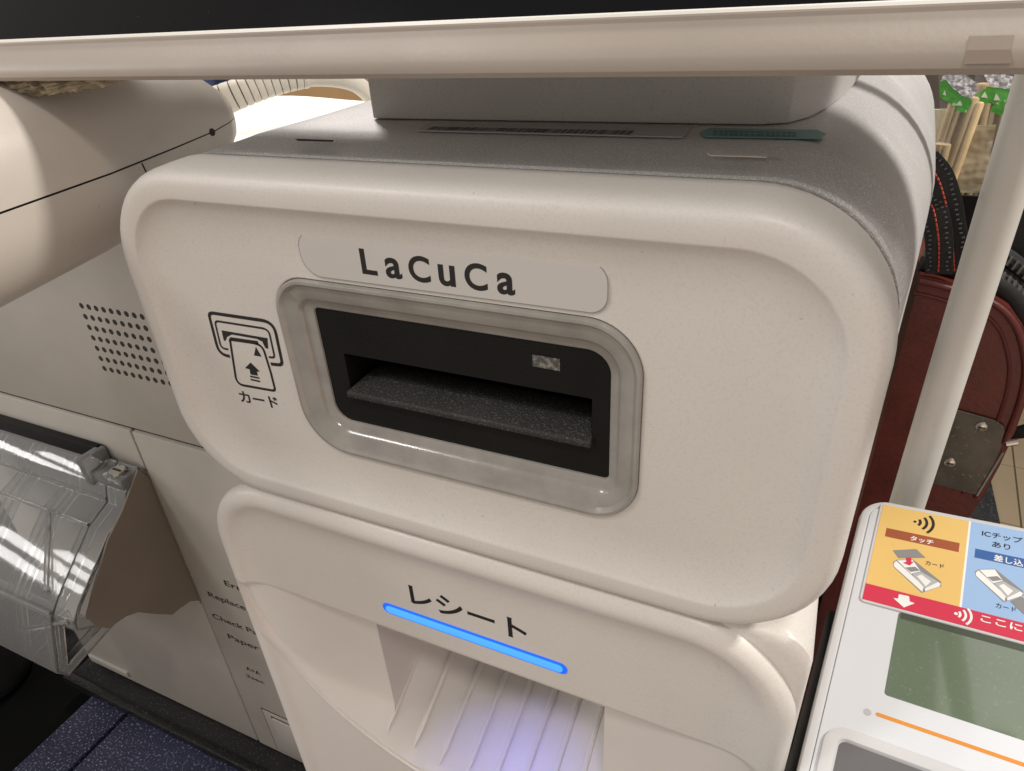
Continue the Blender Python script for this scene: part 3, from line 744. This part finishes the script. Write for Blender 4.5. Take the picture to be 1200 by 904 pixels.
tpoly('dark_blue_bar', [(q4[0], q4[1]), (sR, q4[1]), (sR, q5[1]), (q4[0], q5[1])], H2 - .02, M['bluep'], stk, .03)
def ttext(s, P, Q, mat, bold=.006, hpx=None, h=None):
    a, b = S1(*P), S1(*Q); m_ = (a[1] + b[1]) / 2
    text(s, tw(a[0], m_, H2), tw(b[0], m_, H2), -Wd, Wn, mat, stk, 'lettering', bold=bold, lift=.05, h=h)
ttext('タッチ', (470, 346), (620, 372), M['wp'], h=2.0, bold=.02)
ttext('カード', (568, 505), (688, 523), M['ink'], h=1.7)
ttext('カード', (1018, 780), (1150, 800), M['ink'], h=1.7)
ttext('ICチップ', (930, 318), (1190, 362), M['ink'], h=2.35, bold=.012)
ttext('あり', (995, 388), (1112, 404), M['ink'], h=2.2, bold=.012)
ttext('差し込む', (1005, 476), (1258, 522), M['wp'], h=2.4, bold=.02)
ttext('ここにかざす', (920, 880), (1500, 990), M['wp'], h=2.6, bold=.02)
def waves(cx, cy, rs_, mat, name, w_):
    mb = MB(); c0 = V(S1(cx, cy))
    for r in rs_:
        mb.ribbon([tw(c0.x + r * cos(a), c0.y - r * sin(a), H2 + .03) for a in [radians(-42 + 84 * k / 8) for k in range(9)]], w_, Wn)
    n = 10; mb.add([tw(c0.x + .5 * cos(2 * pi * k / n) + .4, c0.y + .5 * sin(2 * pi * k / n), H2 + .03) for k in range(n)], [tuple(range(n))])
    mb.build(name, mat, stk, smooth=False)
waves(495, 225, (2.0, 3.9, 5.8), M['ink'], 'contactless_mark', .85)
waves(755, 812, (1.5, 2.9, 4.3), M['wp'], 'contactless_mark', .65)
quad('white_arrow', [(400, 690), (465, 703), (470, 737), (502, 748), (432, 775), (365, 715), (395, 718)], M['wp'])
# little pictures of a terminal being tapped / inserted
def pic(dx, dy, card):
    f = lambda P: [(x + dx, y + dy) for x, y in P]
    quad('picture_body', f([(385, 470), (490, 468), (670, 610), (672, 640), (545, 682), (365, 515), (362, 485)]), M['gp'])
    quad('picture_side', f([(368, 492), (384, 478), (560, 640), (550, 676), (368, 512)]), M['wp'], .02)
    quad('picture_face', f([(390, 474), (488, 472), (540, 545), (478, 560)]), M['wp'], .02)
    quad('picture_screen', f([(440, 520), (505, 515), (535, 540), (475, 548)]), M['gp'], .04)
    quad('picture_keys', f([(485, 562), (545, 548), (650, 610), (566, 655)]), M['tg'], .03)
    quad('picture_keypad', f([(515, 575), (545, 565), (605, 610), (572, 640)]), M['wp'], .05)
    quad('picture_flap', f([(566, 655), (650, 612), (668, 625), (660, 642), (568, 672)]), M['wp'], .045)
pic(0, 0, 0); pic(525, 60, 1)
quad('picture_card', [(360, 410), (510, 402), (572, 458), (398, 460)], M['gp'], .05)
quad('red_arrow', [(445, 456), (480, 456), (480, 484), (498, 482), (470, 508), (425, 490), (448, 484)], M['redp'], .06)
quad('picture_card', [(1110, 735), (1180, 705), (1260, 760), (1200, 820)], M['gp'], .06)
# display
l0 = tl(1051.6, 719); l1 = tl(1037, 815.5)
la0 = (l0[0] + l1[0]) / 2; lb1_ = (tl(1038.7, 815.7)[1] + tl(1200, 866)[1]) / 2; lb0_ = bR1 + .9
disp = MB().prism([tw(a, b, HF - .02) for a, b in trr(la0, 60, lb0_, lb1_, .9, 4, 2)], Wn * .05).build('display', M['lcd'], te, smooth=False)
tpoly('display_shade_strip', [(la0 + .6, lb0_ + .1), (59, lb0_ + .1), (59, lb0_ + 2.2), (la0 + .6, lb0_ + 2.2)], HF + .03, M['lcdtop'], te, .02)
lp_ = onp(1188, 832, T0 + Wn * HF, Wn); vd = (CAM - lp_).normalized(); rd = Wn * (2 * Wn.dot(vd)) - vd
lq = lamp('ceiling_panel_lamp', lp_ + rd * 1000, lp_, 180, .4, (1, .98, .94)); lq.data.shape = 'RECTANGLE'; lq.data.size_y = .22
dd = tl(1016.5, 834)
MB().prism([tw(dd[0] + 1.0 * cos(2 * pi * k / 16), dd[1] + 1.0 * sin(2 * pi * k / 16), HF) for k in range(16)], Wn * .1).build('lamp_dot', M['tg'], te, smooth=False)
g0, g1 = tl(1026, 837), tl(1200, 894.5)
mm_ = (g0[1] + g1[1]) / 2
MB().prism([tw(a, b, HF) for a, b in trr(g0[0], 60, mm_ - .55, mm_ + .55, .5, 4, 1)], Wn * .06).build('orange_line', M['op'], te, smooth=False)
# keypad recess
k0 = tl(962, 880); k1 = tl(1010, 858); k2 = tl(1150, 897)
kb0 = k1[1] + .3; ka0 = k0[0] - .2
def kring(s, h): return [tw(x, y, h) for x, y in trr(ka0 + s, 63 - s, kb0 + s, 140, max(.8, 6 - s))]
MB().rings([kring(0, HF), kring(.3, HF + .9), kring(1.2, HF + 1.2), kring(3.4, HF + .9), kring(3.9, HF + .3), kring(4.0, HF + .06)], False, False).build('keypad_frame', M['tg2'], te, angle=40)
MB().add([*kring(4.0, HF + .08)], [tuple(range(len(kring(4.0, 0))))]).build('keypad_bed', M['key'], te, smooth=False)

# stand under the terminal
ts_ = MB().box(25, 88, -10, 92, CT, -214)
tag(ts_.build('terminal_stand', M['black'], bevel=2), 'plain black block stand under the payment terminal', 'stand')

# ================================================================== POLE
pc = on(1113, 430, 128); pl_, pr_ = on(1086.5, 430, 128), on(1139.5, 430, 128)
pr0 = (pr_.x - pl_.x) / 2 * .93
po = thing('support_pole', 'round white metal pole right of the card machine', 'pole', (pc.x, pc.y, CT))
MB().tube([(pc.x, pc.y, CT), (pc.x, pc.y, 200)], pr0, 40).build('shaft', M['pole'], po)
MB().tube([(pc.x, pc.y, CT), (pc.x, pc.y, CT + 4)], pr0 * 2.2, 40).build('base_flange', M['pole'], po, bevel=1)

# ================================================================== RED BAG
BY = 205
bag = thing('red_bag', 'dark red leather bag with black zip edge standing behind the white pole', 'bag', (70, BY + 35, CT))
bo = [(1079, 323.5), (1100, 328), (1125, 335), (1160, 346), (1184, 362), (1200, 385), (1208, 415), (1209, 440), (1203, 470), (1190, 505), (1172, 545), (1150, 585), (1132, 612)]
bpx = [on(x, y, BY) for x, y in bo]
lp = bpx + [V((bpx[-1].x, BY, CT + .5)), V((bpx[0].x, BY, CT + .5))]
MB().prism(lp, V((0, 62, 0))).build('shell', M['red'], bag, smooth=False)
def inset(P, d):
    out = []
    for i, p in enumerate(P):
        a = P[max(0, i - 1)]; b = P[min(len(P) - 1, i + 1)]; t = (b - a).normalized(); n = V((t.z, 0, -t.x)); n = -n if n.z > 0 and False else n
        out.append(p + n * d)
    return out
inn_ = inset(bpx[:12], 2.2)
MB().tube([p - V((0, .3, 0)) for p in spline(inn_, 4)], 1.5, 10).build('piping', M['red'], bag)
MB().tube([p - V((0, .3, 0)) for p in spline(inset(bpx[:12], 8), 4)], .8, 8).build('piping', M['red'], bag)
# zip along the top
zt_ = [p + V((0, 10, 3.5)) for p in bpx[:8]]
zs_ = spline(zt_, 6)
MB().tube(zs_, 4.8, 12).build('zip_tape', M['web'], bag)
mb = MB()
zf = spline([p + V((0, 7, 8.2)) for p in bpx[:8]], 14)
acc = 0; last = None
for i in range(len(zf) - 1):
    if last is None or (zf[i] - last).length > 2.6:
        last = zf[i]; t = (zf[i + 1] - zf[i]).normalized()
        mb.tube([last - V((0, 0, 1.7)), last + V((0, .6, 1.7))], .75, 6)
z_ = mb.build('zip_teeth', M['zip'], bag); z_['kind'] = 'stuff'
# metal corner plate with two screws
py_ = BY - 1.5
cpn = [(1108, 479), (1122, 481), (1166, 493), (1177, 500), (1178, 506), (1174, 518), (1176, 526), (1172, 532), (1152, 568), (1145, 581), (1092, 567), (1085, 555)]
cpl = [on(x, y, py_) for x, y in cpn]
cpo = MB().prism(cpl, V((0, 1.2, 0))).build('corner_plate', M['plate'], bag, smooth=False, bevel=.25, seg=1)
MB().tube([on(1176, 530, py_ - .5), on(1158, 560, py_ - .5), on(1145, 581, py_ - .5)], .55, 8).build('plate_edge', M['steel'], cpo)
for sx, sy in ((1150, 500), (1113, 542)):
    c = on(sx, sy, py_); r = 2.6
    w_ = MB().rings([[c + V((q * cos(2 * pi * k / 18), h, q * sin(2 * pi * k / 18))) for k in range(18)] for q, h in ((r, 0), (r * .9, -.7), (r * .55, -1.1), (.4, -1.2))]).build('screw', M['steel'], cpo, angle=40)
    MB().box(c.x - 1.4, c.x + 1.4, c.y - 1.35, c.y - 1.0, c.z - .35, c.z + .35).build('screw_slot', M['dark'], w_, smooth=False)
hq = on(1179, 520, py_)
MB().tube([hq, hq + V((4, 0, 2))], 1.6, 10).build('hinge_knuckle', M['steel'], bag)
MB().add(*(lambda a: ([a[0], a[1], a[2], a[3]] + [p + V((0, 3, 0)) for p in a], [(0, 1, 2, 3), (7, 6, 5, 4), (0, 4, 5, 1), (1, 5, 6, 2), (2, 6, 7, 3), (3, 7, 4, 0)]))([on(1182, 506, BY + 8), on(1212, 497, BY + 8), on(1212, 513, BY + 8), on(1182, 517, BY + 8)])).build('clasp_arm', M['black'], bag, bevel=.8)

# strap over the bag
def strap(pts, w, name, par, ylift=0):
    P = spline([on(x, y, d) for x, y, d in pts], 8); nrm = V((-.2, -1, .15)).normalized()
    rs = []
    for i, p in enumerate(P):
        t = (P[min(i + 1, len(P) - 1)] - P[max(0, i - 1)]).normalized(); s = t.cross(nrm).normalized(); n2 = s.cross(t)
        rs.append([p + s * w + n2 * .2, p + s * w * .9 - n2 * 1.1, p - s * w * .9 - n2 * 1.1, p - s * w + n2 * .2, p - s * w + n2 * .9, p + s * w + n2 * .9])
    MB().rings(rs, True, True).build('webbing', M['web'], par, angle=40)
    mr = MB(); mg = MB(); last = None
    k_ = 0
    F = spline(P, 6)
    for i in range(1, len(F) - 1):
        p = F[i]
        if last is not None and (p - last).length < 1.9: continue
        last = p; k_ += 1
        t = (F[i + 1] - F[i - 1]).normalized(); s = t.cross(nrm).normalized(); n2 = s.cross(t)
        q = p - n2 * 1.35 if n2.dot(nrm) < 0 else p + n2 * 1.35
        q = p + nrm * 1.5
        mr.tube([q - t * .75, q + t * .75], .34, 6)
        for e in (-1, 1):
            for e2 in (.55 + .2 * random.random(),): mg.tube([q + s * w * e * (e2 - .09), q + s * w * e * (e2 + .09)], .36, 6)
    a_ = mg.build('grey_stitching', M['webhi'], par); a_['kind'] = 'stuff'
    b_ = mr.build('red_stitching', M['redthread'], par); b_['kind'] = 'stuff'
stp = thing('bag_strap', 'black webbing strap with red stitching lying over the red bag', 'strap', on(1100, 325, 205))
strap([(1085, 190, 214), (1099, 208, 208), (1108, 235, 204), (1113, 262, 203), (1117, 290, 204), (1119, 318, 206)], 5.6, 'strap', stp)
strap([(1079, 232, 211), (1092, 240, 205), (1098, 262, 201), (1101, 290, 200), (1100, 320, 203)], 5.0, 'strap', stp)

# black bag right of the pole
bb = thing('black_zip_bag', 'black bag with toothed zip right of the white pole, partly cut off', 'bag', on(1230, 320, 240))
bk = [(1160, 318), (1170, 268), (1185, 226), (1240, 190), (1330, 200), (1340, 420), (1220, 372), (1196, 338)]
MB().prism([on(x, y, 228) for x, y in bk], V((0, 45, 0))).build('shell', M['web'], bb, bevel=5, seg=3, angle=40)
for (pp, r) in (([(1160, 296), (1178, 303), (1200, 320), (1225, 345)], 1.0), ([(1158, 318), (1178, 326), (1205, 345)], 1.0)):
    mb = MB(); F = spline([on(x, y, 220) for x, y in pp], 22); last = None
    for i in range(len(F) - 1):
        if last is None or (F[i] - last).length > 2.7:
            last = F[i]; mb.tube([last + V((.6, 0, 1.9)), last + V((-.6, 0, -1.9))], .8, 6)
    t_ = mb.build('zip_teeth', M['zip'], bb); t_['kind'] = 'stuff'
    MB().tube([p + V((0, 3.5, 0)) for p in F], 3.6, 10).build('zip_tape', M['web'], bb)

# ================================================================== CHOPSTICKS in a black box
CY = 330
bxp = [on(1075, 226, CY), on(1175, 233, CY)]
cx0, cx1, czt = bxp[0].x - 10, bxp[1].x + 25, (bxp[0].z + bxp[1].z) / 2
hb = thing('black_holder', 'open black box behind the red bag holding wrapped chopsticks', 'box', ((cx0 + cx1) / 2, CY + 30, CT))
MB().box(cx0, cx1, CY, CY + 2, CT, czt).build('front_wall', M['black'], hb)
MB().box(cx0, cx1, CY + 58, CY + 60, CT, czt + 18).build('rear_wall', M['black'], hb)
MB().box(cx0, cx0 + 2, CY + 2.2, CY + 57.8, CT, czt).build('side_wall', M['black'], hb)
MB().box(cx1 - 2, cx1, CY + 2.2, CY + 57.8, CT, czt).build('side_wall', M['black'], hb)
MB().box(cx0 + 2.2, cx1 - 2.2, CY + 2.2, CY + 57.8, CT, CT + 3).build('floor_panel', M['black'], hb)
bc = tag(MB().prism([on(1060, 128, CY + 40), on(1210, 130, CY + 40), on(1180, 300, CY + 40), on(1040, 300, CY + 40)], V((0, 1.5, 0))).build('paper_sheet', M['cream'], smooth=False), 'cream paper sheet standing behind the wrapped chopsticks', 'paper')
def K(cx, cy, y): return on(1040 + cx / 5.025, 60 + cy / 5.02, y)
def stick(a, b, y, w0, w1, par):
    A_, B_ = K(*a, y), K(*b, y); t = (A_ - B_).normalized(); s = t.cross(NF).normalized(); d = V((0, 1, 0))
    return MB().tube([B_, B_.lerp(A_, .985), A_], [w0, w1, w1 * .82], 12).build('chopstick', M['wood'], par, angle=50)
def film(name, P, y, mat, par, th=.3):
    return MB().prism([K(*p, y) for p in P], V((0, th, 0))).build(name, mat, par, smooth=False)
M['crimp'] = node_mat('crinkled_clear_print', (.50, .49, .53), .25, mottle=.3, scale=120, speck=(.86, .86, .90), speck_scale=420, speck_at=(.48, .56), bump=.8, bump_scale=300, bump_dist=.002)
M['grn2'] = node_mat('green_print_band', (.10, .42, .07), .35, mottle=.25, scale=80, speck=(.55, .72, .45), speck_scale=330, speck_at=(.64, .70), bump=.5, bump_scale=120, bump_dist=.002)
M['wrap'] = node_mat('pale_wrapper', (.56, .47, .32), .3, mottle=.35, scale=45, bump=.8, bump_scale=70, bump_dist=.004, speck=(.85, .80, .68), speck_scale=90, speck_at=(.60, .72))
def packet(label, Y, sticks, band, crimp, sleeve, tri):
    p = thing('chopstick_packet', label, 'chopsticks', K(*sticks[0][1], Y), 'wrapped chopsticks in the black holder')
    for a, b, w0, w1 in sticks: stick(a, b, Y, w0, w1, p)
    if sleeve: film('sleeve', sleeve, Y - 9, M['film'], p)
    if band:
        film('green_band', band, Y - 10, M['grn2'], p)
        for q in tri: film('band_print', q, Y - 10.4, M['wp'], p, .2)
    if crimp: film('crimped_end', crimp, Y - 10.2, M['crimp'], p)
packet('wrapped chopsticks with wide green band leaning beside the card machine', CY + 14,
       [((410, 250), (245, 760), 3.0, 2.5), ((440, 270), (270, 760), 3.0, 2.6), ((505, 270), (318, 800), 3.6, 3.2), ((536, 300), (352, 800), 3.6, 3.1)],
       [(305, 185), (345, 165), (395, 220), (440, 258), (492, 282), (500, 300), (470, 362), (428, 360), (370, 310), (310, 275)],
       [(308, 182), (345, 120), (395, 100), (470, 150), (522, 188), (528, 230), (492, 282), (440, 262), (380, 215), (345, 168)],
       [(300, 120), (395, 95), (540, 190), (540, 330), (380, 790), (235, 740), (310, 390)],
       [[(325, 258), (345, 262), (338, 230)], [(400, 320), (440, 322), (428, 292)]])
packet('wrapped chopsticks with green band leaning just left of the white pole', CY + 30,
       [((560, 190), (420, 900), 3.6, 3.3), ((595, 200), (455, 900), 3.6, 3.3), ((700, 230), (560, 900), 3.6, 3.2)],
       [(515, 262), (590, 210), (650, 218), (730, 228), (715, 300), (690, 380), (640, 372), (605, 350), (632, 312), (530, 300)],
       [(560, 125), (610, 112), (660, 130), (740, 152), (735, 228), (650, 216), (600, 205)],
       [(520, 90), (760, 90), (720, 440), (620, 860), (470, 860), (500, 440)],
       [[(550, 272), (590, 276), (575, 238)], [(625, 290), (665, 290), (640, 248)]])
packet('short wrapped chopstick pair in front, partly hidden by the card machine', CY + 6,
       [((310, 540), (245, 800), 3.2, 3.0), ((342, 545), (275, 800), 3.2, 3.0)], None, None, [(270, 500), (370, 520), (330, 800), (230, 790)], [])
tag(film('clear_wrapper', [(500, 440), (640, 436), (600, 640), (545, 835), (350, 830), (345, 780), (420, 620)], CY + 20, M['wrap'], None, 1.0), 'crinkled pale wrapper lying between the chopstick packets', 'wrapper')
# ================================================================== BACKGROUND upper left
def slab(name, label, cat, P, y0, d, mat, z0=None, bev=1):
    pts = [on(x, y, y0) for x, y in P]
    return tag(MB().prism(pts, V((0, d, 0))).build(name, mat, bevel=bev), label, cat)
# stack of white paper lying behind, with a curled sheet
wp_ = thing('paper_stack', 'bright white paper lying on top of the beige printer behind the grey housing', 'paper', (-340, 160, -60))
MB().box(-500, -200, 98, 226, -59.6, -56).build('stack', M['paper'], wp_, bevel=.5)
mb = MB(); G = []
for i in range(25):
    x = -500 + 303 * i / 24
    G.append([V((x, 97 + 132 * j / 10, -55.4 + (2.2 * sin(i * .5 + .6) + 4 * (i / 24) ** 4 + 1.5) * (j / 10) ** 2)) for j in range(11)])
mb.rings(G, closed=False); mb.build('top_sheet', M['paper'], wp_)
p1, p2 = on(322, 133, 470), on(440, 88, 470)
tag(MB().box(p1.x, p2.x + 120, 470, 640, -600, 20).build('cardboard_box', M['tan'], bevel=2), 'tan cardboard box behind the white paper stack', 'box')
mb = MB(); G = []
p3, p4 = on(215, 80, 460), on(331, 150, 460)
for i in range(40):
    x = p3.x - 120 + (p4.x - p3.x + 112) * i / 39
    G.append([V((x, 480 + 7 * sin(i * .9 + j * .45) + 5 * sin(i * 2.1 - j * .3), 30 - 300 * j / 20)) for j in range(21)])
mb.rings(G, closed=False)
bl_ = mb.build('blue_cloth', M['blue'], angle=80); tag(bl_, 'dark blue denim cloth hanging left of the cardboard box', 'cloth')
m_ = bl_.modifiers.new('thickness', 'SOLIDIFY'); m_.thickness = .004
